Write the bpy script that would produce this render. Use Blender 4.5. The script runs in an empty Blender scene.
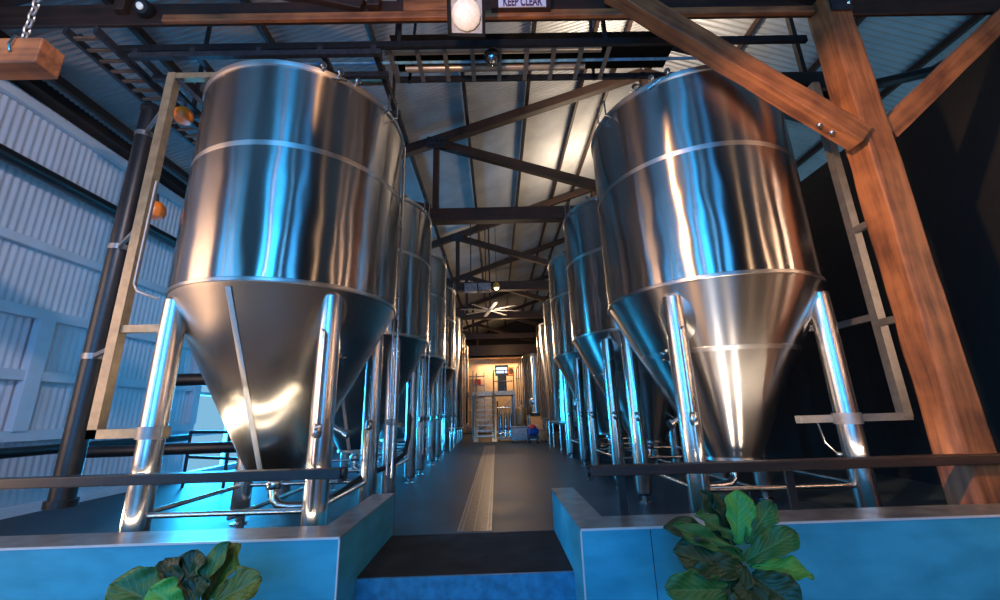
import bpy, bmesh, math, random
from mathutils import Vector, Matrix, noise
random.seed(7)
PI = math.pi
scene = bpy.context.scene
COL = scene.collection
ORG = {}          # world origin of every parent

# ------------------------------------------------------------------ materials
def new_mat(name):
    m = bpy.data.materials.new(name); m.use_nodes = True
    nt = m.node_tree
    return m, nt, nt.nodes['Principled BSDF']

def N(nt, kind, **kw):
    n = nt.nodes.new(kind)
    for k, v in kw.items():
        if k in n.inputs: n.inputs[k].default_value = v
        else: setattr(n, k, v)
    return n

def noise_col(nt, bsdf, c1, c2, scale=5, mapscale=(1, 1, 1), coord='Object', detail=4, lo=.35, hi=.65, bump=0, dist=.02):
    tc = N(nt, 'ShaderNodeTexCoord'); mp = N(nt, 'ShaderNodeMapping'); mp.inputs['Scale'].default_value = mapscale
    nt.links.new(tc.outputs[coord], mp.inputs['Vector'])
    nz = N(nt, 'ShaderNodeTexNoise'); nz.inputs['Scale'].default_value = scale; nz.inputs['Detail'].default_value = detail
    nt.links.new(mp.outputs[0], nz.inputs['Vector'])
    cr = N(nt, 'ShaderNodeValToRGB')
    cr.color_ramp.elements[0].position = lo; cr.color_ramp.elements[1].position = hi
    cr.color_ramp.elements[0].color = (*c1, 1); cr.color_ramp.elements[1].color = (*c2, 1)
    nt.links.new(nz.outputs['Fac'], cr.inputs[0]); nt.links.new(cr.outputs[0], bsdf.inputs['Base Color'])
    if bump:
        b = N(nt, 'ShaderNodeBump'); b.inputs['Strength'].default_value = bump; b.inputs['Distance'].default_value = dist
        nt.links.new(nz.outputs['Fac'], b.inputs['Height']); nt.links.new(b.outputs[0], bsdf.inputs['Normal'])
    return nz

def plain(name, col, rough=.5, metal=0, bump=0, scale=12, var=.25):
    m, nt, b = new_mat(name)
    b.inputs['Roughness'].default_value = rough; b.inputs['Metallic'].default_value = metal
    noise_col(nt, b, tuple(c * (1 - var) for c in col), tuple(min(1, c * (1 + var)) for c in col), scale, bump=bump, dist=.01)
    return m

def brushed(name, col, rough, aniso, streak=.25, rot=0.0, wob=0.0):
    """steel polished round and round: fine scratches run around the vertical axis"""
    m, nt, b = new_mat(name)
    b.inputs['Metallic'].default_value = 1
    tc = N(nt, 'ShaderNodeTexCoord'); mp = N(nt, 'ShaderNodeMapping'); mp.inputs['Scale'].default_value = (.6, .6, 26)
    nt.links.new(tc.outputs['Object'], mp.inputs['Vector'])
    nz = N(nt, 'ShaderNodeTexNoise'); nz.inputs['Scale'].default_value = 4; nz.inputs['Detail'].default_value = 5
    nt.links.new(mp.outputs[0], nz.inputs['Vector'])
    mr = N(nt, 'ShaderNodeMapRange'); mr.inputs['From Min'].default_value = .3; mr.inputs['From Max'].default_value = .7
    mr.inputs['To Min'].default_value = rough * (1 - streak); mr.inputs['To Max'].default_value = rough * (1 + streak)
    nt.links.new(nz.outputs['Fac'], mr.inputs['Value']); nt.links.new(mr.outputs[0], b.inputs['Roughness'])
    n2 = N(nt, 'ShaderNodeTexNoise'); n2.inputs['Scale'].default_value = 1.1; n2.inputs['Detail'].default_value = 3
    nt.links.new(tc.outputs['Object'], n2.inputs['Vector'])
    cr = N(nt, 'ShaderNodeValToRGB')
    cr.color_ramp.elements[0].position = .3; cr.color_ramp.elements[1].position = .7
    cr.color_ramp.elements[0].color = (*[c * .86 for c in col], 1); cr.color_ramp.elements[1].color = (*col, 1)
    nt.links.new(n2.outputs['Fac'], cr.inputs[0]); nt.links.new(cr.outputs[0], b.inputs['Base Color'])
    if wob:     # sheets are rolled a little unevenly
        m3 = N(nt, 'ShaderNodeMapping'); m3.inputs['Scale'].default_value = (1.6, 1.6, .8)
        nt.links.new(tc.outputs['Object'], m3.inputs['Vector'])
        n3 = N(nt, 'ShaderNodeTexNoise'); n3.inputs['Scale'].default_value = 1.5; n3.inputs['Detail'].default_value = 1
        nt.links.new(m3.outputs[0], n3.inputs['Vector'])
        bp = N(nt, 'ShaderNodeBump'); bp.inputs['Strength'].default_value = 1; bp.inputs['Distance'].default_value = wob
        nt.links.new(n3.outputs['Fac'], bp.inputs['Height']); nt.links.new(bp.outputs[0], b.inputs['Normal'])
    b.inputs['Anisotropic'].default_value = aniso
    b.inputs['Anisotropic Rotation'].default_value = rot
    tg = N(nt, 'ShaderNodeTangent'); tg.direction_type = 'RADIAL'; tg.axis = 'Z'
    nt.links.new(tg.outputs[0], b.inputs['Tangent'])
    return m

def wood(name, c1, c2, rough=.55):
    m, nt, b = new_mat(name)
    b.inputs['Roughness'].default_value = rough
    tc = N(nt, 'ShaderNodeTexCoord'); mp = N(nt, 'ShaderNodeMapping'); mp.inputs['Scale'].default_value = (.5, 7, 7)
    nt.links.new(tc.outputs['Object'], mp.inputs['Vector'])
    nz = N(nt, 'ShaderNodeTexNoise'); nz.inputs['Scale'].default_value = 2.2; nz.inputs['Detail'].default_value = 8; nz.inputs['Distortion'].default_value = .6
    nt.links.new(mp.outputs[0], nz.inputs['Vector'])
    n2 = N(nt, 'ShaderNodeTexNoise'); n2.inputs['Scale'].default_value = 3.; n2.inputs['Detail'].default_value = 3
    nt.links.new(tc.outputs['Object'], n2.inputs['Vector'])
    ad = N(nt, 'ShaderNodeMath'); ad.operation = 'MULTIPLY_ADD'; ad.inputs[1].default_value = .45
    nt.links.new(n2.outputs['Fac'], ad.inputs[0]); 
    sc_ = N(nt, 'ShaderNodeMath'); sc_.operation = 'MULTIPLY'; sc_.inputs[1].default_value = .55
    nt.links.new(nz.outputs['Fac'], sc_.inputs[0]); nt.links.new(sc_.outputs[0], ad.inputs[2])
    cr = N(nt, 'ShaderNodeValToRGB')
    cr.color_ramp.elements[0].position = .36; cr.color_ramp.elements[1].position = .62
    cr.color_ramp.elements[0].color = (*c1, 1); cr.color_ramp.elements[1].color = (*c2, 1)
    nt.links.new(ad.outputs[0], cr.inputs[0]); nt.links.new(cr.outputs[0], b.inputs['Base Color'])
    bp = N(nt, 'ShaderNodeBump'); bp.inputs['Strength'].default_value = .35; bp.inputs['Distance'].default_value = .01
    nt.links.new(nz.outputs['Fac'], bp.inputs['Height']); nt.links.new(bp.outputs[0], b.inputs['Normal'])
    return m

def emit(name, col, strength):
    m, nt, b = new_mat(name)
    b.inputs['Base Color'].default_value = (*col, 1)
    b.inputs['Emission Color'].default_value = (*col, 1); b.inputs['Emission Strength'].default_value = strength
    return m

def leaf_mat(name, c1, c2, vein):
    m, nt, b = new_mat(name)
    b.inputs['Roughness'].default_value = .5
    uv = N(nt, 'ShaderNodeUVMap')
    sx = N(nt, 'ShaderNodeSeparateXYZ'); nt.links.new(uv.outputs[0], sx.inputs[0])
    def math_(op, a, bb=None):
        n = N(nt, 'ShaderNodeMath'); n.operation = op
        for i, q in enumerate((a, bb)):
            if q is None: continue
            if isinstance(q, (int, float)): n.inputs[i].default_value = q
            else: nt.links.new(q, n.inputs[i])
        return n.outputs[0]
    au = math_('ABSOLUTE', math_('SUBTRACT', sx.outputs[0], .5))
    t = math_('SUBTRACT', math_('MULTIPLY', sx.outputs[1], 8.0), math_('MULTIPLY', au, 7.0))
    fr = math_('ABSOLUTE', math_('SUBTRACT', math_('FRACT', t), .5))
    side = math_('LESS_THAN', fr, .06); mid = math_('LESS_THAN', au, .018)
    v = math_('MAXIMUM', side, mid)
    nz = N(nt, 'ShaderNodeTexNoise'); nz.inputs['Scale'].default_value = 9; nz.inputs['Detail'].default_value = 4
    tc = N(nt, 'ShaderNodeTexCoord'); nt.links.new(tc.outputs['Object'], nz.inputs['Vector'])
    cr = N(nt, 'ShaderNodeValToRGB'); cr.color_ramp.elements[0].position = .35; cr.color_ramp.elements[1].position = .7
    cr.color_ramp.elements[0].color = (*c1, 1); cr.color_ramp.elements[1].color = (*c2, 1)
    nt.links.new(nz.outputs['Fac'], cr.inputs[0])
    mx = N(nt, 'ShaderNodeMix'); mx.data_type = 'RGBA'
    nt.links.new(math_('MULTIPLY', v, .55), mx.inputs[0]); nt.links.new(cr.outputs[0], mx.inputs[6]); mx.inputs[7].default_value = (*vein, 1)
    nt.links.new(mx.outputs[2], b.inputs['Base Color'])
    bp = N(nt, 'ShaderNodeBump'); bp.inputs['Strength'].default_value = .5; bp.inputs['Distance'].default_value = .004
    nt.links.new(math_('MULTIPLY', fr, 2.0), bp.inputs['Height']); nt.links.new(bp.outputs[0], b.inputs['Normal'])
    return m

STEEL = brushed('brushed_steel', (.58, .52, .48), .225, 1.0, .0, .25, wob=.014)
STEELC = brushed('brushed_steel_cone', (.62, .57, .53), .28, .95, .012, .25)
STEELL = brushed('slant_brushed_steel_cone', (.60, .55, .50), .25, .9, .0, 0.0)
BAND = brushed('weld_band_steel', (.74, .70, .67), .42, .9, .05, .25)
LEGM = brushed('polished_leg_steel', (.70, .65, .61), .24, .6, .02)
PIPE = plain('pipe_steel', (.62, .6, .58), .22, 1, var=.08)
DSTEEL = plain('dark_steel', (.045, .047, .055), .45, .6)
MATTE = plain('matt_black', (.010, .010, .010), .8)
MATTE.node_tree.nodes['Principled BSDF'].inputs['Specular IOR Level'].default_value = .1
ALU = plain('aluminium_angle', (.75, .74, .72), .35, .3, var=.05)
PALE = plain('pale_tread_paint', (.55, .60, .66), .5)
GALV = plain('galvanised_steel', (.30, .29, .28), .42, .7, var=.12)
TANST = plain('tan_painted_steel', (.36, .26, .15), .4, .5, var=.15)
BLACK = plain('black_paint', (.012, .012, .013), .38)
BLACKW = plain('black_wall_paint', (.006, .006, .0065), .8)
RUBBER = plain('black_rubber', (.015, .015, .017), .5)
WOOD = wood('warm_timber', (.11, .036, .014), (.36, .128, .042))
DWOOD = wood('dark_timber', (.012, .006, .004), (.042, .017, .009))
RUST = plain('rusty_steel', (.13, .065, .035), .7)
TPIPE = plain('tan_lagged_pipe', (.55, .45, .36), .35, .6, var=.06)
ROOFM = plain('roof_sheet', (.31, .31, .31), .45, .15, var=.12, scale=1.2)
WALLM = plain('wall_sheet', (.74, .75, .80), .45, .1, var=.08, scale=.7)
GIRT = plain('pale_girt_paint', (.70, .74, .80), .5, .05, var=.06, scale=2)
WHITE = plain('white_plastic', (.75, .75, .73), .5)
CREAM = plain('cream_wall_paint', (.70, .52, .34), .75, var=.15, scale=2)
ORANGE = plain('orange_plastic', (.85, .20, .02), .35, var=.1)
BLUEP = plain('blue_plastic', (.04, .10, .35), .4)
REDP = plain('red_plastic', (.55, .03, .03), .4)
YELLOW = plain('yellow_paint', (.60, .42, .06), .45)
DBLUE = plain('blue_cable_jacket', (.18, .48, .85), .4)
GREYP = plain('grey_plastic', (.30, .33, .38), .5)
CARD = plain('brown_cardboard', (.42, .27, .15), .8)
SKIN_LEAF = [leaf_mat('fig_leaf_bright', (.04, .24, .03), (.08, .36, .05), (.16, .42, .10)),
             leaf_mat('fig_leaf_dark', (.004, .028, .009), (.010, .05, .014), (.04, .11, .04)),
             leaf_mat('fig_leaf_olive', (.09, .11, .008), (.15, .17, .015), (.20, .22, .05)),
             leaf_mat('fig_leaf_mid', (.012, .085, .016), (.03, .15, .03), (.08, .22, .07))]
STEM = plain('plant_stem', (.10, .13, .04), .6)
SOIL = plain('potting_soil', (.03, .02, .014), .95, bump=.6, scale=40)
POT = plain('charcoal_pot', (.04, .04, .045), .5)

# concrete floor with a worn gloss
FLOORM, nt, b = new_mat('sealed_concrete')
nzf = noise_col(nt, b, (.016, .030, .044), (.050, .082, .108), 1.3, detail=8, bump=.12, dist=.01)
mr = N(nt, 'ShaderNodeMapRange'); mr.inputs['To Min'].default_value = .34; mr.inputs['To Max'].default_value = .62
b.inputs['Specular IOR Level'].default_value = .16
nt.links.new(nzf.outputs['Fac'], mr.inputs['Value']); nt.links.new(mr.outputs[0], b.inputs['Roughness'])
LANDM = plain('landing_concrete', (.030, .030, .031), .8, var=.25, scale=3)
LANDM.node_tree.nodes['Principled BSDF'].inputs['Specular IOR Level'].default_value = .12
# rendered low walls with brushed sheet facing
LOWM, nt, b = new_mat('blue_lit_zinc_facing')
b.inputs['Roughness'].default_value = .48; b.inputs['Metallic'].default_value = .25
noise_col(nt, b, (.035, .33, .46), (.06, .46, .62), 2.2, (1, 1, 2.5), detail=7, bump=.05, dist=.01)  # blue of the daylight is partly put into this base colour
COPING = plain('concrete_coping', (.20, .195, .19), .33, .2, var=.3, scale=5)
LENS = plain('frosted_lens', (.85, .80, .68), .25, var=.1, scale=30)
LENS.node_tree.nodes['Principled BSDF'].inputs['Emission Color'].default_value = (1, .82, .55, 1)
LENS.node_tree.nodes['Principled BSDF'].inputs['Emission Strength'].default_value = .10

# ------------------------------------------------------------------ mesh helpers (all in world coordinates)
class MB:
    def __init__(self): self.bm = bmesh.new()
    def box(self, c, s, rz=0, bevel=0, mat=None):
        m = mat if mat is not None else Matrix.Translation(c) @ Matrix.Rotation(rz, 4, 'Z')
        r = bmesh.ops.create_cube(self.bm, size=1, matrix=m @ Matrix.Diagonal((*s, 1)))
        if bevel:
            es = list({e for v in r['verts'] for e in v.link_edges})
            bmesh.ops.bevel(self.bm, geom=es, offset=bevel, segments=2, affect='EDGES', profile=.5)
        return self
    def bb(self, x0, x1, y0, y1, z0, z1, bevel=0):
        return self.box(((x0 + x1) / 2, (y0 + y1) / 2, (z0 + z1) / 2), (x1 - x0, y1 - y0, z1 - z0), bevel=bevel)
    def bar(self, p, q, w, h, up=(0, 0, 1), bevel=0):
        p, q = Vector(p), Vector(q); d = (q - p); L = d.length; x = d / L
        y = Vector(up).cross(x); y.normalize(); z = x.cross(y)
        m = Matrix((x, y, z)).transposed().to_4x4(); m.translation = (p + q) / 2
        return self.box(None, (L, w, h), mat=m, bevel=bevel)
    def tube(self, pts, r, n=12, cap=True, radii=None):
        pts = [Vector(p) for p in pts]
        rings = []; prev = None
        for i, p in enumerate(pts):
            d = (pts[min(i + 1, len(pts) - 1)] - pts[max(i - 1, 0)]).normalized()
            if prev is None:
                u = d.orthogonal().normalized()
            else:
                u = (prev - d * prev.dot(d)).normalized()
            prev = u; v = d.cross(u); rr = radii[i] if radii else r
            rings.append([self.bm.verts.new(p + (u * math.cos(2 * PI * k / n) + v * math.sin(2 * PI * k / n)) * rr) for k in range(n)])
        for a, bq in zip(rings, rings[1:]):
            for k in range(n):
                f = self.bm.faces.new((a[k], a[(k + 1) % n], bq[(k + 1) % n], bq[k])); f.smooth = True
        if cap:
            self.bm.faces.new(rings[0][::-1]); self.bm.faces.new(rings[-1])
        return self
    def lathe(self, prof, c=(0, 0, 0), n=48, axis=None, caps=True):
        """prof: list of (r, z) bottom to top; axis: direction for z"""
        c = Vector(c)
        if axis is None: rotm = Matrix.Identity(3)
        else: rotm = Vector(axis).normalized().to_track_quat('Z', 'Y').to_matrix()
        rings = []
        for r, z in prof:
            rings.append([self.bm.verts.new(c + rotm @ Vector((r * math.cos(2 * PI * k / n), r * math.sin(2 * PI * k / n), z))) for k in range(n)])
        for a, bq in zip(rings, rings[1:]):
            for k in range(n):
                f = self.bm.faces.new((a[k], a[(k + 1) % n], bq[(k + 1) % n], bq[k])); f.smooth = True
        if caps:
            self.bm.faces.new(rings[0][::-1]); self.bm.faces.new(rings[-1])
        return self
    def ball(self, c, r, sz=(1, 1, 1), n=16):
        m = Matrix.Translation(c) @ Matrix.Diagonal((sz[0], sz[1], sz[2], 1))
        rr = bmesh.ops.create_uvsphere(self.bm, u_segments=n, v_segments=n // 2 + 1, radius=r, matrix=m)
        for v in rr['verts']:
            for f in v.link_faces: f.smooth = True
        return self
    def build(self, name, mat, parent=None, at=None, sharp=True):
        o0 = Vector(ORG[parent.name]) if parent else Vector(at if at else (0, 0, 0))
        me = bpy.data.meshes.new(name)
        bmesh.ops.translate(self.bm, verts=self.bm.verts, vec=-o0)
        bmesh.ops.recalc_face_normals(self.bm, faces=self.bm.faces)
        self.bm.to_mesh(me); self.bm.free()
        me.materials.append(mat)
        if sharp:
            try: me.set_sharp_from_angle(angle=math.radians(40))
            except Exception: pass
        o = bpy.data.objects.new(name, me); COL.objects.link(o)
        if parent: o.parent = parent
        else: o.location = o0
        ORG[o.name] = tuple(o0)
        return o

def tag(o, label=None, cat=None, group=None, kind=None):
    if label: o['label'] = label
    if cat: o['category'] = cat
    if group: o['group'] = group
    if kind: o['kind'] = kind
    return o

def empty(name, loc, label, cat, group=None):
    o = bpy.data.objects.new(name, None); COL.objects.link(o); o.location = loc
    o.empty_display_size = .1
    ORG[o.name] = tuple(loc)
    return tag(o, label, cat, group)

def struct(mb, name, mat, label=None):
    o = mb.build(name, mat); o['kind'] = 'structure'
    if label: o['label'] = label
    return o

def copy_tree(o, parent=None):
    c = o.copy(); COL.objects.link(c)
    if parent: c.parent = parent
    for ch in list(o.children): copy_tree(ch, c)
    return c

def timber(name, p, q, w, h, mat, parent=None, up=(0, 0, 1), bevel=.012, rough=0):
    """a beam whose local X runs along its grain"""
    p, q = Vector(p), Vector(q); d = q - p; L = d.length; x = d / L
    y = Vector(up).cross(x).normalized(); z = x.cross(y)
    mb = MB(); mb.box((0, 0, 0), (L, w, h), bevel=bevel)
    if rough:
        es = [e for e in mb.bm.edges if abs((e.verts[0].co - e.verts[1].co).x) > L * .5]
        bmesh.ops.subdivide_edges(mb.bm, edges=es, cuts=int(L / .12), use_grid_fill=True)
        for v in mb.bm.verts:
            v.co += noise.noise_vector(v.co * 2.2 + Vector((L, w, 0))) * rough * Vector((0, 1, 1))
    # slightly irregular sawn edges
    me = bpy.data.meshes.new(name)
    bmesh.ops.recalc_face_normals(mb.bm, faces=mb.bm.faces)
    mb.bm.to_mesh(me); mb.bm.free(); me.materials.append(mat)
    o = bpy.data.objects.new(name, me); COL.objects.link(o)
    m = Matrix((x, y, z)).transposed().to_4x4(); m.translation = (p + q) / 2
    if parent:
        o.parent = parent; m.translation = (p + q) / 2 - Vector(ORG[parent.name])
    o.matrix_local = m
    return o

# ------------------------------------------------------------------ camera
F, YAW, PITCH, ROLL, H = 407.9, .016, .265, -.029, 1.36
fw = Vector((math.sin(YAW) * math.cos(PITCH), math.cos(YAW) * math.cos(PITCH), math.sin(PITCH)))
rt = Vector((math.cos(YAW), -math.sin(YAW), 0)); up = rt.cross(fw)
r2 = rt * math.cos(ROLL) + up * math.sin(ROLL); u2 = up * math.cos(ROLL) - rt * math.sin(ROLL)
cam = bpy.data.objects.new('camera', bpy.data.cameras.new('camera')); COL.objects.link(cam)
cm = Matrix((r2, u2, -fw)).transposed().to_4x4(); cm.translation = (0, 0, H)
cam.matrix_world = cm
cam.data.sensor_width = 36; cam.data.lens = F / 1000 * 36; cam.data.clip_start = .05
scene.camera = cam

# ------------------------------------------------------------------ the building
XL, XR, YF, YB = -7.6, 16.6, -7.0, 27.0
YE = 41.0      # left wall, far right eave, front wall, back wall
XPART = 7.2                                   # black partition on the right
RIDGE_X, EAVE_Z, SL = 4.5, 6.63, .364
def roof_z(x): return EAVE_Z + SL * ((x - XL) if x <= RIDGE_X else (XR - x))
RIDGE_Z = roof_z(RIDGE_X)
ZLOW = -.36

floor = MB().bb(-7.6, 7.2, 5.28, YE, -.3, 0)
struct(floor, 'floor', FLOORM)
struct(MB().bb(-7.6, 7.2, 4.05, 5.278, -.36, -.002), 'floor_landing', LANDM)
struct(MB().bb(-7.6, 7.2, YF, 4.05, ZLOW - .2, ZLOW), 'floor_front', wood('oak_floor', (.16, .09, .05), (.32, .20, .11), .45))
struct(MB().bb(-1.25, .64, 4.02, 4.05, ZLOW, -.004), 'trim_1', plain('blue_lit_riser', (.03, .20, .34), .5), 'blue-lit riser under the dark landing')  # riser colour carries the blue light falling on it

def corrugated(name, mat, fn, y0, y1, pitch=.09, amp=.012, per=6, holes=()):
    """fn(t, y, off) -> point, t 0..1 across the sheet; holes: (y0, y1, t0, t1) left open"""
    bm = bmesh.new()
    ts = sorted({0., 1., *[h[2] for h in holes], *[h[3] for h in holes]})
    n = int((y1 - y0) / pitch * per)
    rows = []
    for i in range(n + 1):
        y = y0 + (y1 - y0) * i / n
        off = amp * math.sin(2 * PI * (y - y0) / pitch)
        rows.append([bm.verts.new(fn(t, y, off)) for t in ts])
    for i in range(n):
        ym = y0 + (y1 - y0) * (i + .5) / n
        for k in range(len(ts) - 1):
            tm = (ts[k] + ts[k + 1]) / 2
            if any(h[0] < ym < h[1] and h[2] < tm < h[3] for h in holes): continue
            f = bm.faces.new((rows[i][k], rows[i + 1][k], rows[i + 1][k + 1], rows[i][k + 1])); f.smooth = True
    me = bpy.data.meshes.new(name); bm.to_mesh(me); bm.free(); me.materials.append(mat)
    o = bpy.data.objects.new(name, me); COL.objects.link(o); o['kind'] = 'structure'
    return o
nx = Vector((-SL, 0, 1)).normalized(); nx2 = Vector((SL, 0, 1)).normalized()
def roof_fn(t, y, off):
    x = XL - .1 + t * (RIDGE_X - XL + .1); return Vector((x, y, roof_z(max(x, XL)) + .02)) + nx * off
def roof_fn2(t, y, off):
    x = RIDGE_X + t * (XR - RIDGE_X); return Vector((x, y, roof_z(x) + .02)) + nx2 * off
corrugated('ceiling', ROOFM, roof_fn, YF, YE)
corrugated('ceiling_right', ROOFM, roof_fn2, YF, YE, pitch=.14, amp=.02)
WIN_L = (10.6, 13.6, 0.02, 3.0)     # daylight opening in the left wall (y0, y1, z0, z1)
WIN_F = (-6.6, -.2, .4, 5.4)
wz = lambda z: z / 6.7
corrugated('wall_left', WALLM, lambda t, y, off: Vector((XL + off, y, ZLOW + 0 if t == 0 else t * 6.7)), YF, YE, pitch=.115, amp=.012,
           holes=[(WIN_L[0], WIN_L[1], wz(WIN_L[2]), wz(WIN_L[3])), (WIN_F[0], WIN_F[1], wz(WIN_F[2]), wz(WIN_F[3]))])
# girts and eave of the left wall
tn = 2
def trim(mb, mat, label=None):
    global tn
    o = struct(mb, 'trim_%d' % tn, mat, label); tn += 1; return o
for z, hgt in ((1.19, .17), (2.12, .16), (3.12, .17), (4.22, .14), (6.45, .16)):
    trim(MB().bb(XL + .02, XL + .12, YF, 10.6 if z < 3 else YB, z - hgt / 2, z + hgt / 2), GIRT, 'pale horizontal girt on left wall')
for y in (6.75, 10.5, 13.7):
    trim(MB().bb(XL + .02, XL + .15, y - .11, y + .11, 1.26, 3.05), GIRT, 'pale upright stud on left wall')
trim(MB().bb(XL + .02, XL + .3, YF, YB, 6.62, 6.86), DWOOD, 'dark eave beam along left wall')
trim(MB().bb(XL + .02, XL + .16, 4.05, YB, 0, .14), GIRT, 'pale kerb at foot of left wall')
# window in the left wall: frame and panes
w = MB()
for y in (10.65, 12.1, 13.55): w.bb(XL - .04, XL + .06, y - .04, y + .04, .05, 3.0)
for z in (.06, 1.0, 2.0, 2.96): w.bb(XL - .04, XL + .06, 10.65, 13.55, z - .04, z + .04)
struct(w, 'window_1', GIRT)

# front wall (behind the camera) with tall glazed bays on its left half
WF = [(-4.4, -3.4), (-2.85, -2.6), (-2.2, -.9), (.3, .6), (1.9, 3.1)]
WZ = (.2, 7.4)
w = MB()
xs = [XL] + [q for a in WF for q in a] + [XPART]
for i in range(0, len(xs), 2): w.bb(xs[i], xs[i + 1], YF - .12, YF, ZLOW, WZ[1])
w.bb(XL, XPART, YF - .12, YF, WZ[1], 7.6); w.bb(XL - .1, XR, YF - .14, YF - .12, 7.4, 11.3); w.bb(XPART, XR, YF - .12, YF, ZLOW, 7.6)
for a in WF: w.bb(a[0], a[1], YF - .12, YF, ZLOW, WZ[0])
struct(w, 'wall_front', DWOOD)
w = MB()
for a in WF:
    for z in (2.2, 4.4, 6.2): w.bb(a[0], a[1], YF - .1, YF - .04, z - .04, z + .04)
struct(w, 'window_2', BLACK)
# right: black boarded partition; back wall
struct(MB().bb(XPART, XPART + .1, YF, YE, ZLOW, 6.3), 'wall_right', BLACKW)
bw = MB(); bw.bb(XL, -2.2, YB, YB + .1, 0, 5.6); bw.bb(3.2, XPART, YB, YB + .1, 0, 5.6); bw.bb(-2.2, 3.2, YB, YB + .1, 4.75, 5.6)
struct(bw, 'wall_kitchen_front', DWOOD)
struct(MB().bb(XL, XR, YE, YE + .1, 0, 11.2), 'wall_back', DWOOD)
struct(MB().bb(-2.4, 3.4, YB + 1.2, YB + 1.3, 0, 4.9), 'wall_kitchen', CREAM)
struct(MB().bb(-2.4, 3.4, YB, YB + 1.2, -.1, 0).bb(-2.4, 3.4, YB, YB + 1.2, 4.8, 4.9).bb(-2.4, -2.3, YB + .1, YB + 1.2, 0, 4.6).bb(3.3, 3.4, YB + .1, YB + 1.2, 0, 4.6), 'trim_back', CREAM)
struct(MB().bb(XR, XR + .1, YF, YE, ZLOW, EAVE_Z + .1), 'wall_far_right', BLACKW)

# purlins: one thing each
for i, x in enumerate((-7.0, -5.5, -3.9, -2.25, -.6, 1.06, 2.64, 3.57, 4.7, 6.5, 8.3, 10.1, 12.0)):
    z = roof_z(x) - .10
    o = timber('roof_purlin', (x, YF, z), (x, YE, z), .09, .16, DWOOD)
    which = ['lowest on the left above wall', 'second up from left eave', 'third up from left eave', 'fourth up from left eave, over left tanks',
             'left of aisle centre', 'just right of aisle centre', 'over the right tank row', 'second from ridge on left slope', 'at the ridge',
             'just beyond ridge', 'halfway down far slope', 'low on far slope', 'lowest on far slope'][i]
    tag(o, 'dark timber purlin under roof sheets, ' + which, 'roof beam', 'purlins under the roof')

# trusses
TY = (4.15, 9.7, 16.0, 21.3, 27.6, 34.0)
TB = 6.1
names = ['nearest roof truss, whose thick tie beam crosses top of picture', 'second roof truss over the aisle, with long diagonal web',
         'third roof truss down the aisle, above the fan', 'fourth roof truss, above the steel stair', 'fifth roof truss, above the lit kitchen room', 'farthest roof truss, behind the kitchen room']
for k, y in enumerate(TY):
    t = empty('roof_truss', (RIDGE_X, y, TB), 'dark timber ' + names[k], 'roof truss', 'trusses under the roof')
    hh = .36 if k else .34
    if k == 0:
        timber('tie_beam', (XL + .1, 4.20, 6.29 + hh / 2), (4.32, 4.20, 6.29 + hh / 2), .05, hh, DWOOD, t)
        timber('tie_beam', (4.66, 4.20, 6.29 + hh / 2), (XPART + .6, 4.20, 6.29 + hh / 2), .05, hh, DWOOD, t)
    else:
        timber('tie_beam', (XL + .1, y, TB + hh / 2), (XPART + .6, y, TB + hh / 2), .26, hh, DWOOD, t)
    zt = lambda x: roof_z(x) - .32
    timber('top_chord', (XL + .1, y, zt(XL + .1) + .03), (RIDGE_X, y, zt(RIDGE_X)), .2, .26, DWOOD, t)
    timber('top_chord', (XPART + 4, y, zt(XPART + 4)), (RIDGE_X, y, zt(RIDGE_X)), .2, .26, DWOOD, t)
    timber('strut', (-1.46, y, TB + hh), (-1.46, y, zt(-1.46)), .16, .16, DWOOD, t, up=(0, 1, 0))
    timber('strut', (-4.7, y, TB + hh), (-4.7, y, zt(-4.7)), .14, .14, DWOOD, t, up=(0, 1, 0))
    timber('king_post', (RIDGE_X, y, TB + hh), (RIDGE_X, y, zt(RIDGE_X)), .2, .2, DWOOD, t, up=(0, 1, 0))
    timber('diagonal_web', (-1.40, y, zt(-1.46) - .08), (RIDGE_X - .1, y, TB + hh + .1), .18, .24, DWOOD, t)
    timber('diagonal_web', (-4.6, y, zt(-4.6) - .08), (-1.6, y, TB + hh + .05), .14, .18, DWOOD, t)
    if k == 0:
        timber('edge_board', (-4.15, 4.145, 6.325), (4.30, 4.145, 6.325), .06, .11, WOOD, t)
        timber('packing_board', (-1.08, 4.145, 6.485), (-.47, 4.145, 6.485), .06, .17, WOOD, t)
    g = MB()
    g.box((-1.46, y - .12, zt(-1.46) - .1), (.5, .02, .34))
    for dx in (-.18, -.06, .06, .18):
        for dz in (-.2, -.05): g.lathe([(.022, 0), (.022, .025)], (-1.46 + dx, y - .13, zt(-1.46) + dz), 8, (0, -1, 0))
    g.build('gusset_plate', DSTEEL, t)

# timber post with two knee braces
PX0, PX1, PY0, PY1 = 4.33, 4.65, 3.985, 4.305
pc = ((PX0 + PX1) / 2, (PY0 + PY1) / 2)
t = empty('timber_post', (pc[0], pc[1], 0), 'massive reddish-brown timber post right of the nearest right tank', 'post')
timber('shaft', (pc[0], pc[1], 0), (pc[0], pc[1], 6.75), .32, .32, WOOD, t, up=(0, 1, 0), bevel=.03, rough=.014)
g = MB(); g.box((pc[0], PY0 - .022, 6.26), (.27, .02, .3), bevel=.004); 
g.build('top_bracket', DSTEEL, t)
for dx, dz in ((-.07, .06), (.07, -.06)): MB().lathe([(.028, 0), (.028, .02), (.012, .035)], (pc[0] + dx, PY0 - .03, 6.26 + dz), 10, (0, -1, 0)).build('bolt', PIPE, t)
b1 = empty('knee_brace', (PX0, pc[1], 4.2), 'orange-brown timber knee brace running from the post up left to the beam', 'brace', 'knee braces of the post')
timber('brace_timber', (PX0 - .03, 4.04, 4.28), (1.62, 4.04, 6.58), .20, .25, WOOD, b1, rough=.008)
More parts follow.
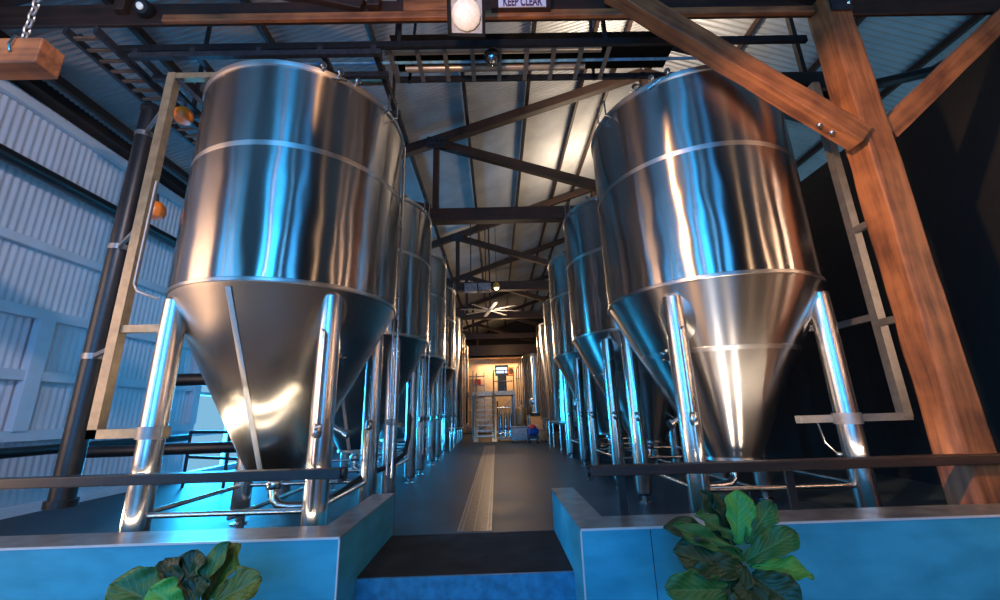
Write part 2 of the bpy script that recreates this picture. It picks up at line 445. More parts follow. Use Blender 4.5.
d = Vector((1.62 - PX0, 0, 2.3)).normalized(); nrm = Vector((-d.z, 0, d.x)) * -1
if nrm.z > 0: nrm = -nrm
for s in (.30, .46):
    bp = Vector((PX0 - .03, 4.04, 4.28)) + d * s + nrm * .125
    MB().lathe([(.034, -.01), (.034, .014), (.016, .03)], bp, 12, nrm).build('bolt', PIPE, b1)
b2 = empty('knee_brace', (PX1, pc[1], 4.3), 'darker timber knee brace running from the post up right', 'brace', 'knee braces of the post')
timber('brace_timber', (PX1 + .03, pc[1], 4.40), (6.80, pc[1], 6.18), .2, .24, WOOD, b2, rough=.008)

# ------------------------------------------------------------------ low walls, rails
hp = .44
def low_wall(x0, x1, xi0, xi1, label):
    """front run x0..x1 and a return xi0..xi1 going back"""
    t = empty('low_wall', ((x0 + x1) / 2, 3.75, ZLOW), label, 'low wall', 'low walls either side of the step')
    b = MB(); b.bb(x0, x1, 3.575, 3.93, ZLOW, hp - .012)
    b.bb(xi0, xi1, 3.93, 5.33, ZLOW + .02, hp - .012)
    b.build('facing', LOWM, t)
    c = MB(); c.bb(x0, x1, 3.575, 3.95, hp - .012, hp); c.bb(xi0, xi1, 3.95, 5.35, hp - .012, hp)
    c.build('coping', COPING, t)
    # corner strip of bright metal along the front top arris and the corner
    s = MB(); s.bb(x0, x1, 3.568, 3.585, hp - .012, hp + .003); cx_ = x1 if x0 < -3 else x0; s.bb(cx_ - .006, cx_ + .006, 3.566, 3.58, ZLOW, hp - .012)
    s.build('edge_strip', ALU, t)
    for i, xx in enumerate([x0 + 1.2, (x0 + x1) / 2 + .4] if x0 < -3 else [x0 + .55, x1 - 1.9]):
        MB().bb(xx - .0025, xx + .0025, 3.572, 3.576, ZLOW, hp - .02).build('panel_joint', DSTEEL, t)
    return t
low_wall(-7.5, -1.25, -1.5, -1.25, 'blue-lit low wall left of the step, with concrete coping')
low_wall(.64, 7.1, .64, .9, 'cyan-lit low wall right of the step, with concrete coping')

def drink_rail(x0, x1, posts, label, zz):
    t = empty('counter_rail', ((x0 + x1) / 2, 3.93, hp), label, 'rail', 'counter rails over the low walls')
    timber('rail_board', (x0, 3.97, zz), (x1, 3.97, zz), .13, .085, DWOOD if x0 > 0 else BLACK, t, bevel=.008)
    for x in posts:
        MB().bb(x - .035, x + .035, 3.96, 3.985, .18, zz - .04).bb(x - .05, x + .05, 3.952, 3.99, .26, .38).build('rail_post', BLACK, t)
    e = x0 if x0 > 0 else x1
    MB().lathe([(.05, -.03), (.05, .03)], (e, 3.97, zz), 16, (1, 0, 0)).lathe([(.02, -.05), (.02, .05)], (e, 3.97, zz - .06), 10, (0, 1, 0)).build('end_bracket', BLACK, t)
drink_rail(-7.4, -1.40, (-6.4,), 'long dark counter rail crossing in front of the nearest left tank', .86)
drink_rail(.83, 7.1, (1.11, 2.64), 'long brown counter rail crossing in front of the nearest right tank and post', .81)

# ------------------------------------------------------------------ tanks
R, ZJ, ZT, ZW = 1.3, 2.71, 5.39, 4.30
CB, CR_ = .74, .29               # cone bottom height and radius
def cone_r(z): return CR_ + (R - CR_) * (z - CB) / (ZJ - CB)
def make_tank(side):
    """side +1: aisle lies at +x (left row); -1: right row"""
    t = empty('fermentation_tank', (0, 0, 0), '-', 'tank')
    MB().lathe([(R, ZJ), (R, ZJ + .5), (R, ZW), (R, 4.9), (R, ZT)], n=128, caps=False).build('shell', STEEL, t)
    MB().lathe([(CR_, CB), (cone_r(1.2), 1.2), (cone_r(1.9), 1.9), (cone_r(2.4), 2.4), (R - .03, ZJ - .05), (R - .005, ZJ - .012), (R, ZJ)], n=128, caps=False).build('cone', STEELL if side > 0 else STEELC, t)
    MB().lathe([(R, ZJ - .022), (R + .012, ZJ - .012), (R + .012, ZJ + .02), (R, ZJ + .03)], n=128, caps=False).build('knuckle_band', BAND, t)
    MB().lathe([(R, ZW - .032), (R + .002, ZW - .03), (R + .002, ZW + .03), (R, ZW + .032)], n=128, caps=False).build('weld_band', BAND, t)
    MB().lathe([(R, ZT - .05), (R + .018, ZT - .04), (R + .022, ZT), (R + .01, ZT + .03), (R - .03, ZT + .05), (R * .8, ZT + .17), (R * .5, ZT + .27), (.2, ZT + .32), (.05, ZT + .33)], n=96).build('dome', BAND, t)
    # welded seams on the cone: one ring, one vertical strip
    zr = 1.97
    if side < 0: MB().lathe([(cone_r(zr) + .001, zr), (cone_r(zr) + .006, zr + .006), (cone_r(zr + .05) + .006, zr + .05), (cone_r(zr + .055) + .001, zr + .056)], n=96, caps=False).build('cone_weld', BAND, t)
    sang = -PI / 2 - .03 if side > 0 else PI / 2
    strip = MB()
    for da in (1,):
        vs = []
        for i in range(9):
            z = CB + .03 + (ZJ - .1 - CB) * i / 8; rr = cone_r(z) + .006
            hw = .03 / rr
            vs.append([strip.bm.verts.new((rr * math.cos(sang + s * hw), rr * math.sin(sang + s * hw), z)) for s in (-1, 1)])
        for a, bq in zip(vs, vs[1:]): strip.bm.faces.new((a[0], a[1], bq[1], bq[0]))
    strip.build('seam_strip', BAND, t)
    # legs
    lr = R - .1
    for k in range(4):
        a = PI / 4 + k * PI / 2
        c = Vector((lr * math.cos(a), lr * math.sin(a), 0))
        l = MB().lathe([(.112, .14), (.115, .2), (.115, 2.3), (.108, 2.62), (.07, 2.66)], c, 32).build('leg', LEGM, t)
        MB().lathe([(.10, 0), (.10, .018), (.04, .03), (.04, .10), (.09, .11), (.105, .145)], c, 24).build('foot', PIPE, l)
        # oval doubling pad round the leg top
        pad = MB(); zc = 2.38
        rows = []
        for i in range(6):
            rho = (i + .0001) / 5; row = []
            for q in range(28):
                th = 2 * PI * q / 28
                z = min(zc + .27 * rho * math.sin(th), ZJ - .03)
                rr = cone_r(z) + ((.004 if side > 0 else .008) if i < 5 else 0)
                aa = a + .2 * rho * math.cos(th) / cone_r(zc)
                row.append(pad.bm.verts.new((rr * math.cos(aa), rr * math.sin(aa), z)))
            rows.append(row)
        for ra, rb in zip(rows, rows[1:]):
            for q in range(28):
                f = pad.bm.faces.new((ra[q], ra[(q + 1) % 28], rb[(q + 1) % 28], rb[q])); f.smooth = True
        pad.build('leg_pad', STEELL if side > 0 else BAND, t)
    # cross pipes low between the legs
    L = lr * math.cos(PI / 4)
    for p, q in (((-L, -L), (L, -L)), ((side * -L, -L), (side * -L, L)), ((side * L, -L), (side * L, L)), ((-L, L), (L, L))):
        MB().tube([(*p, .48), (*q, .48)], .026, 12).build('leg_brace', PIPE, t)
    # outlet at the cone tip
    MB().lathe([(.10, CB - .05), (.17, CB - .05), (CR_ + .02, CB - .02), (CR_ + .02, CB + .01), (CR_, CB + .02)], n=40).build('tip_flange', BAND, t)
    o = MB().tube([(0, 0, CB - .04), (0, 0, .52), (0.02 * side, -.01, .44), (.10 * side, -.03, .38), (.22 * side, -.05, .37), (.42 * side, -.05, .37)], .05, 14).build('outlet_pipe', PIPE, t)
    MB().lathe([(.075, -.05), (.085, -.03), (.085, .03), (.075, .05)], (0, 0, .60), 20).tube([(0, 0, .6), (0, -.16, .63)], .012, 8).build('outlet_valve', PIPE, o)
    # racking valve and sample cluster on the aisle side of the cone
    def on_cone(a, z, out=0):
        n = Vector((math.cos(a), math.sin(a), -.52)).normalized()
        return Vector((cone_r(z) * math.cos(a), cone_r(z) * math.sin(a), z)) + n * out, n
    a = -PI / 2 + side * PI * (.47 if side > 0 else .40)
    p, n = on_cone(a, 1.28)
    v = MB().tube([p - n * .02, p + n * .30], .03, 12).lathe([(.06, 0), (.06, .03)], p + n * .02, 16, n).lathe([(.055, 0), (.055, .05)], p + n * .28, 16, n).build('racking_valve', PIPE, t)
    sd = n.cross(Vector((0, 0, 1))).normalized()
    MB().tube([p + n * .20 - sd * .17 - Vector((0, 0, .08)), p + n * .20 + sd * .17 + Vector((0, 0, .08))], .013, 8).build('valve_handle', PIPE, v)
    a2 = -PI / 2 + side * PI * .33
    p, n = on_cone(a2, 1.98)
    g = MB().lathe([(.085, 0), (.085, .025), (.05, .03), (.05, .08)], p - n * .01, 20, n)
    for q in range(6):
        an = q * PI / 3; u_ = n.orthogonal().normalized(); w_ = n.cross(u_)
        g.tube([p + n * .03, p + n * .05 + (u_ * math.cos(an) + w_ * math.sin(an)) * .10], .01, 6)
    g.build('sample_valve', PIPE, t)
    # service pipes running up the aisle side, held by stand-off clips
    for j, aa in enumerate(((-PI / 2 + side * (PI / 2 + .45), -PI / 2 + side * (PI / 2 + .62)) if side > 0 else (-.9 + PI, -1.05 + PI))):
        rr = R + .07
        x, y = rr * math.cos(aa), rr * math.sin(aa)
        top = ZT + .22 + .1 * j
        pp = MB().tube([(x, y, .55), (x, y, top - .06), (x * .97, y * .97, top), (x * .75, y * .75, top + .06), (x * .5, y * .5, top + .04)], .022, 10).build('service_pipe', PIPE, t)
        for z in (3.0, 4.1, 5.2): MB().box((x * .975, y * .975, z), (.09, .05, .02), rz=aa).build('pipe_clip', GALV, pp)
        MB().lathe([(.035, -.04), (.045, 0), (.035, .04)], (x, y, 1.25), 12).build('union_nut', GALV, pp)
    # thin drain line with a small valve beside the two aisle-side legs
    for sy_ in (-1, 1):
        x, y = side * (lr * math.cos(PI / 4) + .02), sy_ * lr * math.sin(PI / 4) - .16
        zt_ = 2.25
        dl = MB().tube([(x * .86, y * .86 if sy_ < 0 else y, zt_ + .05), (x, y, zt_ - .05), (x, y, .5)], .017, 8).build('drain_line', PIPE, t)
        MB().lathe([(.03, -.07), (.045, -.04), (.045, .04), (.03, .07)], (x, y, 1.22), 12).tube([(x, y, 1.22), (x + side * .02, y - .10, 1.25), (x + side * .09, y - .12, 1.27)], .012, 6).build('drain_valve', PIPE, dl)
    # fittings around the rim on the aisle side
    for j, (da, kind) in enumerate(((.50, 0), (.64, 1), (.80, 0), (1.2, 2))):
        aa = -PI / 2 + side * da; c = Vector((math.cos(aa), math.sin(aa), 0)); tz = Vector((-c.y, c.x, 0))
        e = c * (R + .02) + Vector((0, 0, ZT - .01))
        if kind == 2:
            MB().tube([e - tz * .09 - Vector((0, 0, .12)), e - tz * .09 + c * .1 - Vector((0, 0, .1)), e - tz * .09 + c * .1 + Vector((0, 0, .14)), e + tz * .09 + c * .1 + Vector((0, 0, .14)), e + tz * .09 + c * .1 - Vector((0, 0, .1)), e + tz * .09 - Vector((0, 0, .12))], .012, 8).build('rim_handle', PIPE, t)
        else:
            g = MB().tube([e - c * .02, e + c * .07 + Vector((0, 0, .03))], .016, 8).lathe([(.035, 0), (.04, .015), (.03, .035)], e + c * .06 + Vector((0, 0, .03)), 12, c)
            if kind: g.tube([e + tz * .1, e - tz * .08 - Vector((0, 0, .06))], .012, 8)
            g.build('rim_clamp', PIPE, t)
    return t

protoL = make_tank(1)
R, ZJ, ZT, ZW, CB, CR_ = 1.36, 2.77, 5.57, 4.43, .70, .33
protoR = make_tank(-1)
XTL, YTL, XTR, YTR, DL, DR = -2.63, 5.21, 3.04, 5.62, 2.82, 3.0
ordn = ['nearest', 'second', 'third', 'fourth']
for k in range(4):
    t = protoL if k == 0 else copy_tree(protoL)
    t.location = (XTL, YTL + DL * k, 0)
    tag(t, ('big cone-bottomed steel tank on four legs, nearest in the row left of the aisle' if k == 0 else
            '%s cone-bottomed steel tank of the row left of the aisle, counted from camera' % ordn[k]), 'tank', 'conical steel tanks in the two rows')
for k in range(3):
    t = protoR if k == 0 else copy_tree(protoR)
    t.location = (XTR, YTR + DR * k, 0)
    tag(t, ('big cone-bottomed steel tank on four legs, nearest in the row right of the aisle' if k == 0 else
            '%s cone-bottomed steel tank of the row right of the aisle, counted from camera' % ordn[k]), 'tank', 'conical steel tanks in the two rows')

def bright_tank(x, y, r, z0, z1, label, mat=STEEL):
    t = empty('serving_tank', (x, y, 0), label, 'tank', 'flat-bottomed steel tanks at the far end')
    MB().lathe([(r, z0), (r, z1)], (x, y, 0), 64, caps=False).build('shell', mat, t)
    MB().lathe([(r, z1), (r * .9, z1 + .1), (r * .5, z1 + .2), (.05, z1 + .24)], (x, y, 0), 48).build('dome', BAND, t)
    MB().lathe([(.06, z0 - .16), (r * .5, z0 - .14), (r * .93, z0 - .04), (r, z0), (r + .01, z0 + .03), (r, z0 + .05)], (x, y, 0), 48).build('base_dish', BAND, t)
    for k in range(4):
        a = PI / 4 + k * PI / 2
        MB().lathe([(.06, 0), (.06, .02), (.045, .03), (.045, z0 + .1)], (x + r * .84 * math.cos(a), y + r * .84 * math.sin(a), 0), 16).build('leg', LEGM, t)
    MB().tube([(x, y - r - .05, z0 + .2), (x, y - r - .05, z1 - .1), (x, y - r + .1, z1 + .12)], .02, 8).build('sight_pipe', PIPE, t)
    MB().lathe([(.16, 0), (.16, .04), (.12, .06)], (x + (-.4 if x > 0 else .4) * r, y - r * .92, z0 + .55), 24, (-.3 if x > 0 else .3, -1, 0)).build('manway', PIPE, t)
bright_tank(-2.35, 16.6, 1.05, .75, 5.0, 'tall flat-bottomed steel tank just past the last conical tank left of the aisle')
bright_tank(-2.38, 19.0, 1.0, .75, 4.8, 'tall flat-bottomed steel tank left of the steel stair, standing behind another one')
bright_tank(-2.38, 21.3, 1.0, .75, 4.6, 'farthest flat-bottomed steel tank on the left, level with the stair platform')
bright_tank(2.85, 14.1, 1.1, .95, 5.0, 'tall flat-bottomed steel tank just past the last conical tank right of the aisle')
bright_tank(2.75, 16.9, 1.0, 1.0, 4.7, 'second flat-bottomed steel tank on the right, in warm kitchen light')
bright_tank(1.95, 20.8, .62, 1.2, 3.9, 'slim tan-reflecting tank right of the stair platform, left of two')
bright_tank(2.75, 19.6, .55, 1.2, 3.9, 'slim tan-reflecting tank right of the stair platform, right of two')

# ------------------------------------------------------------------ frames, ducts and pipes beside the tanks
t = empty('support_frame', (-4.05, 4.36, 1.2), 'tan square-tube steel frame clamped to the outer leg of nearest left tank', 'frame', 'square-tube frames clamped to the tanks')
MB().bb(-4.10, -4.0, 4.31, 4.41, 1.2, 5.66).build('upright', TANST, t)
MB().bb(-4.10, -2.9, 4.32, 4.40, 5.58, 5.66).build('top_arm', TANST, t)
MB().bb(-4.10, -3.34, 4.31, 4.41, 1.2, 1.29).build('bottom_arm', TANST, t)
MB().bb(-4.0, -3.4, 4.33, 4.39, 2.28, 2.36).build('middle_arm', TANST, t)
MB().lathe([(.135, -.06), (.135, .06)], (-3.48, 4.36, 1.245), 24).build('leg_clamp', GALV, t)
MB().tube([(-3.96, 4.33, 4.1), (-3.96, 4.33, 2.82), (-3.92, 4.34, 2.74), (-3.72, 4.4, 2.66)], .013, 8).build('conduit', GALV, t)
MB().bar((-4.0, 4.36, 5.6), (-3.5, 4.36, 5.1), .05, .05).build('corner_strut', DSTEEL, t)

t = empty('vent_duct', (-5.0, 5.15, .5), 'black vertical duct pipe beside the tan frame, against left wall', 'duct')
MB().lathe([(.12, .5), (.12, 5.75), (.135, 5.76), (.135, 5.82), (.09, 5.88)], (-5.0, 5.15, 0), 24).build('pipe', BLACK, t)
for z in (2.15, 3.6, 5.35):
    MB().lathe([(.128, z - .035), (.128, z + .035)], (-5.0, 5.15, 0), 24).bar((-4.98, 5.1, z), (-4.09, 4.42, z), .035, .05).build('clamp', GALV, t)
MB().lathe([(.15, .44), (.15, .52)], (-5.0, 5.15, 0), 24).build('end_collar', BLACK, t)
for (x, y, z, lab) in ((-4.3, 4.9, 5.49, 'upper orange cap lamp beside top of the tan frame'), (-4.5, 5.0, 4.07, 'lower orange cap lamp between the tan frame and left tank')):
    t = empty('warning_lamp', (x, y, z), lab, 'lamp', 'orange lamps by the left tank')
    MB().lathe([(.02, -.1), (.09, -.09), (.12, -.02), (.11, .06), (.06, .12), (.02, .14)], (x, y, z), 20).build('lens_cap', ORANGE, t)
    MB().tube([(x, y, z + .1), (x - .02, y, z + .24), (x - .2, y - .02, z + .3)], .02, 8).build('bracket', DSTEEL, t)

t = empty('support_frame', (4.66, 4.8, 1.2), 'grey square-tube steel frame between the nearest right tank and timber post', 'frame', 'square-tube frames clamped to the tanks')
MB().bb(4.61, 4.71, 4.75, 4.85, 1.16, 5.75).build('upright', GALV, t)
MB().bb(3.42, 4.71, 4.76, 4.84, 1.13, 1.21).build('bottom_arm', GALV, t)
MB().lathe([(.135, -.06), (.135, .06)], (3.93, 4.73, 1.17), 24).build('leg_clamp', GALV, t)
for z in (2.25, 3.45):
    MB().bb(4.60, 4.66, 4.30, 4.76, z - .04, z + .04).build('post_clamp', GALV, t)
MB().bb(4.1, 4.64, 5.5, 5.56, 2.3, 2.38).build('side_arm', GALV, t)
MB().bb(4.62, 4.68, 4.85, 5.56, 2.3, 2.38).build('side_arm', GALV, t)
MB().tube([(3.62, 4.78, 1.14), (3.65, 4.77, .92), (3.75, 4.76, .80)], .012, 6).ball((3.77, 4.76, .79), .03).build('drip_tap', PIPE, t)

t = empty('floor_uplight', (-5.35, 4.7, 0), 'small floor uplight glowing beside the foot of outer left tank leg', 'light')
MB().bb(-5.45, -5.25, 4.62, 4.82, 0, .03).bb(-5.37, -5.33, 4.60, 4.64, .03, .16).bb(-5.37, -5.33, 4.80, 4.84, .03, .16).build('bracket', BLACK, t)
ax = Vector((1, .05, .55)).normalized()
MB().lathe([(.05, -.06), (.075, -.03), (.075, .05), (.065, .06)], (-5.35, 4.72, .15), 18, ax).build('lamp_body', BLACK, t)
MB().lathe([(.06, 0), (.045, .012), (.01, .016)], Vector((-5.35, 4.72, .15)) + ax * .06, 18, ax).build('lamp_lens', emit('uplight_glow', (1, .9, .85), 9), t)

# horizontal black pipe along the left wall and the thick one under the left tank
t = tag(MB().tube([(XL + .26, -4, 5.32), (XL + .26, 20, 5.32)], .11, 16).build('wall_pipe', BLACK), 'upper black pipe running along the left wall sheets', 'pipe', 'black pipes on the left wall')
t = tag(MB().tube([(-6.9, 1, .98), (-6.9, 5.9, .98), (-6.9, 9.6, .98)], .075, 14).build('wall_pipe', BLACK), 'low black pipe along the left wall just above the counter rail', 'pipe', 'black pipes on the left wall')
MBp = MB().tube([(-6.5, 6.6, .93), (-3.1, 6.85, .93)], .085, 16)
t = tag(MBp.build('header_pipe', BLACK), 'thick dark header pipe behind the cone of nearest left tank', 'pipe')
t = tag(MB().tube([(-5.6, 6.9, 2.0), (-3.4, 6.9, 2.0)], .10, 16).lathe([(.13, -.03), (.13, .03)], (-5.5, 6.9, 2.0), 16, (1, 0, 0)).build('cross_pipe', BLACK), 'short black pipe left of the nearest left cone, in front of pale wall', 'pipe')
for xx in (-6.3, -4.2):
    pass
t = empty('steel_guard_rail', (-4.9, 8.6, 0), 'low dark handrail in front of the bright left opening', 'rail')
MB().tube([(-6.6, 9.3, 1.1), (-4.1, 8.0, 1.1)], .035, 10).tube([(-6.6, 9.3, .6), (-4.1, 8.0, .6)], .03, 10).build('rail', DSTEEL, t)
for q in (0, .5, 1): MB().tube([(-6.6 + 2.5 * q, 9.3 - 1.3 * q, 0), (-6.6 + 2.5 * q, 9.3 - 1.3 * q, 1.1)], .03, 10).build('rail_post', DSTEEL, t)
# floor pipe runs and hose
def floor_pipe(x, y0, y1, z, r, label):
    t = empty('floor_pipe', (x, y0, 0), label, 'pipe', 'steel pipes running along the tank rows')
    MB().tube([(x, y0, z), (x, y1, z)], r, 12).build('pipe_run', PIPE, t)
    y = y0 + .3
    while y < y1:
        MB().lathe([(.05, 0), (.05, .015), (.015, .02), (.015, z - r + .005)], (x, y, 0), 10).build('pipe_stand', PIPE, t); y += 2.82
floor_pipe(-3.1, 5.2, 16, .26, .03, 'steel pipe on short stands under middle of the left tank row')
floor_pipe(3.3, 5.5, 15, .3, .03, 'steel pipe on short stands under middle of the right tank row')
t = tag(MB().tube([(-1.36, 6.62, 1.35), (-1.36, 6.60, 1.0), (-1.39, 6.5, .78), (-1.55, 6.3, .64), (-1.85, 6.0, .55), (-2.05, 5.8, .40), (-2.1, 5.6, .37)], .035, 12).build('brew_hose', RUBBER), 'black rubber hose curving down between first and second left tanks', 'hose')

# ------------------------------------------------------------------ overhead pipe tray and other roof services
TZ = 6.27
t = empty('pipe_tray', (.2, 4.85, TZ), 'overhead ladder tray carrying two tan pipes and a blue line across the aisle', 'tray')
MB().bb(-1.35, 4.4, 5.12, 5.17, TZ - .03, TZ + .05).build('side_rail', DSTEEL, t)
MB().bb(-1.35, 2.7, 4.49, 5.11, TZ + .125, TZ + .14).build('tray_plate', MATTE, t)
MB().bb(-5.0, 4.4, 4.43, 4.48, 6.14, 6.24).build('side_rail', BLACK, t)
for k in range(-10, 11):
    x = .17 + .385 * k
    if -1.6 < x < 1.75: MB().bb(x - .03, x + .03, 4.46, 5.14, TZ - .045, TZ - .02).build('rung', GALV, t)
MB().tube([(-1.45, 4.66, TZ + .05), (1.62, 4.66, TZ + .05)], .06, 14).build('tan_pipe', TPIPE, t)
MB().tube([(-1.22, 4.98, TZ + .05), (1.45, 4.98, TZ + .05)], .055, 14).build('tan_pipe', TPIPE, t)
MB().tube([(-3.6, 4.84, TZ + .02), (3.6, 4.84, TZ + .02)], .022, 10).build('blue_line', DBLUE, t)
for x in (-1.2, 1.62):
    g = MB().bar((x, 4.46, TZ - .05), (x, 4.46, roof_z(x) - .03), .05, .05, up=(0, 1, 0)); g.bar((x, 5.14, TZ - .05), (x + .15, 5.14, roof_z(x + .15) - .03), .04, .04, up=(0, 1, 0)); g.build('hanger', DSTEEL, t)
t = empty('ceiling_camera', (.06, 4.6, 6.0), 'small black dome light hanging under the pipe tray', 'light')
MB().lathe([(.02, -.16), (.06, -.13), (.07, -.08), (.08, -.06)], (.06, 4.62, 6.16), 18).build('dome_lens', PIPE, t)
MB().lathe([(.08, -.06), (.11, -.04), (.11, .02), (.05, .03)], (.06, 4.62, 6.16), 18).build('dome_base', BLACK, t)

# cable ladder over the left side, running back along the tanks
t = empty('cable_ladder', (-5.0, 5.5, 5.95), 'rusty cable ladder high on the left, running back under roof sheets', 'tray')
for x in (-5.17, -4.80): MB().bb(x - .025, x + .025, 4.0, 9.5, 5.96, 6.06).build('side_rail', DSTEEL, t)
y = 4.1
while y < 9.4:
    MB().bb(-5.15, -4.82, y - .02, y + .02, 5.97, 6.0).build('rung', RUST, t); y += .17
for y in (4.15, 9.0):
    MB().bb(-5.16, -5.12, y - .02, y + .02, 6.06, 6.1 if y < 5 else roof_z(-5.2) - .02).build('hanger', DSTEEL, t)
t = empty('overhead_frame', (-3.2, 5.0, 6.0), 'dark steel hanging frame over the nearest left tank', 'frame')
for y in (4.35, 4.72, 5.5): MB().bb(-4.66, -1.4, y - .03, y + .03, 5.92, 6.0).build('cross_bar', DSTEEL, t)
for x in (-4.6, -3.86, -3.0, -2.2, -1.5): MB().bb(x - .035, x + .035, 4.32, 5.53, 6.0, 6.06).build('joist', DSTEEL, t)
for x in (-4.6, -1.5): MB().bb(x - .02, x + .02, 5.36, 5.41, 6.06, roof_z(x) - .02).build('hanger_rod', DSTEEL, t)
MB().tube([(-3.7, 5.0, 6.12), (-1.5, 5.0, 6.12)], .055, 12).build('pipe_length', TANST, t)
t = tag(MB().tube([(2.1, 4.66, 6.52), (3.2, 4.95, 6.50), (4.1, 5.45, 6.6), (4.4, 6.2, 7.1)], .06, 12).build('flexible_duct', RUBBER), 'black flexible duct looping above the nearest right tank', 'duct')
t = empty('winch_box', (5.9, 6.2, 7.0), 'dark hoist unit hanging under the far roof slope, right of post', 'machine')
MB().bb(5.3, 6.5, 6.0, 6.4, 6.85, 7.15, bevel=.03).build('housing', BLACK, t)
MB().tube([(5.2, 6.2, 6.9), (6.6, 6.0, 6.75), (7.8, 5.8, 6.9), (8.4, 5.6, 7.2)], .09, 10).build('arm', BLACK, t)
MB().bar((5.9, 6.2, 7.1), (5.9, 6.2, roof_z(5.9) - .05), .08, .08, up=(0, 1, 0)).build('drop_bar', BLACK, t)

# floodlight and sign on the front beam
fx, fy, fz = -.235, 3.70, 5.80
t = empty('floodlight', (fx, fy, fz), 'square floodlight with round cream reflector hung on the front beam', 'light')
nrm = Vector((.03, -.80, -.60)).normalized()
rotf = nrm.to_track_quat('Z', 'Y').to_matrix().to_4x4()
mt = Matrix.Translation((fx, fy, fz)) @ rotf
fr = MB()
for s in (-1, 1):
    fr.box(None, (.035, .46, .16), mat=mt @ Matrix.Translation((s * .2, 0, 0))); fr.box(None, (.43, .035, .16), mat=mt @ Matrix.Translation((0, s * .215, 0)))
fr.box(None, (.43, .46, .02), mat=mt @ Matrix.Translation((0, 0, -.08)))
fr.build('housing', MATTE, t)
g = MB(); g.box(None, (.37, .40, .01), mat=mt @ Matrix.Translation((0, 0, -.02)))
g.build('backing_plate', GREYP, t)
ml = MB()
nseg = 12
for rr_, zz in ((.165, .0), (.15, .03), (.10, .055), (.03, .065)): pass
ml.lathe([(.17, -.01), (.168, .02), (.14, .045), (.08, .06), (.01, .065)], (fx, fy, fz), 12, nrm)
for f_ in ml.bm.faces: f_.smooth = False
ml.build('lens', LENS, t)
MB().bar((fx, fy + .07, fz + .06), (fx, fy + .42, fz + .50), .06, .06, up=(1, 0, 0)).build('mount', BLACK, t)

t = empty('warning_sign', (.46, 4.1, 6.4), 'small sign reading KEEP CLEAR fixed to the front beam', 'sign')
sy = 4.05; sx0, sx1, sz0, sz1 = .155, .765, 6.33, 6.56
MB().bb(sx0 - .09, sx1 + .06, sy, sy + .06, sz0 - .012, sz1 + .04).build('backing_board', DWOOD, t)
MB().bb(sx0, sx1, sy - .012, sy, sz0, sz1).build('plate', plain('pale_sign', (.62, .60, .72), .5, var=.06), t)
cu = bpy.data.curves.new('lettering', 'FONT'); cu.body = 'KEEP CLEAR'; cu.size = .20; cu.extrude = .002; cu.align_x = 'CENTER'; cu.offset = .004
tmp = bpy.data.objects.new('lettering_src', cu); COL.objects.link(tmp)
dg = bpy.context.evaluated_depsgraph_get()
me = bpy.data.meshes.new_from_object(tmp.evaluated_get(dg)); bpy.data.objects.remove(tmp)
me.materials.clear(); me.materials.append(plain('sign_ink', (.08, .02, .07), .6))
o = bpy.data.objects.new('lettering', me); COL.objects.link(o); o.parent = t
o.rotation_euler = (PI / 2, 0, 0); o.scale = (.46, 1, 1); o.location = ((sx0 + sx1) / 2 - .46, sy - .016 - 4.1, sz0 + .010 - 6.4)

t = empty('spot_lamp', (-4.38, 4.1, 6.46), 'small round black spot lamp on front beam, upper left', 'light')
MB().lathe([(.07, -.1), (.10, -.06), (.10, .02), (.08, .06)], (-4.38, 4.10, 6.46), 20, (0, -1, -.5)).build('can', BLACK, t)
MB().lathe([(.04, 0), (.045, .02), (.02, .035)], (-4.38, 4.05, 6.43), 14, (0, -1, -.5)).build('bulb', LENS, t)

# hanging timber block with chain, upper left
t = empty('hanging_timber', (-3.9, 3.0, 4.52), 'orange-brown timber beam end hanging on a chain, upper left corner', 'beam')
timber('beam_block', (-5.4, 3.0, 4.52), (-3.92, 3.0, 4.52), .2, .27, WOOD, t)
c = MB()
for k in range(16):
    z = 4.66 + .055 + k * .075; a = (k % 2) * PI / 2
    pts = [(-4.15 + .022 * math.cos(th) * math.cos(a), 2.95 + .022 * math.cos(th) * math.sin(a), z + .05 * math.sin(th)) for th in [2 * PI * i / 10 for i in range(11)]]
    c.tube(pts, .009, 6)
c.build('chain', GALV, t)
MB().tube([(-4.15, 2.89, 4.50), (-4.15, 2.87, 4.56), (-4.15, 2.89, 4.66), (-4.15, 2.95, 4.70)], .012, 8).build('hook', PIPE, t)

# ------------------------------------------------------------------ drain
t = empty('floor_drain', (-.30, 5.3, 0), 'long slotted drain strip set into the aisle floor', 'drain')
MB().bb(-.49, -.10, 5.32, 17.5, .001, .004).build('drain_cover', plain('drain_cover_steel', (.10, .10, .11), .35, .6), t)
for x in (-.49, -.44, -.30, -.14, -.10): MB().bb(x - .008, x + .008, 5.32, 17.5, .004, .009).build('slot_edge', GALV, t)

# ------------------------------------------------------------------ far end: stair, platform, clutter
YS = 19.6
t = empty('steel_stair', (-.55, YS, 0), 'galvanised steel stair climbing to the platform at end of the aisle', 'stairs')
for s, x in ((0, -.98), (1, -.12)):
    MB().bar((x, YS, .0), (x, YS + 1.5, 2.3), .05, .2, up=(1, 0, 0)).build('stringer', GALV, t)
    MB().tube([(x, YS, .9), (x, YS + 1.5, 3.2), (x, YS + 1.9, 3.25)], .028, 8).tube([(x, YS + .05, .1), (x, YS + .05, .98)], .028, 8).tube([(x, YS + 1.45, 2.2), (x, YS + 1.45, 3.15)], .028, 8).build('handrail', TANST, t)
for k in range(9): MB().bb(-.96, -.14, YS + .08 + k * .155, YS + .30 + k * .155, .22 + k * .235, .28 + k * .235).build('tread', PALE, t)
t = empty('platform', (.1, YS + 2.2, 0), 'raised galvanised platform with railing behind the steel stair', 'platform')
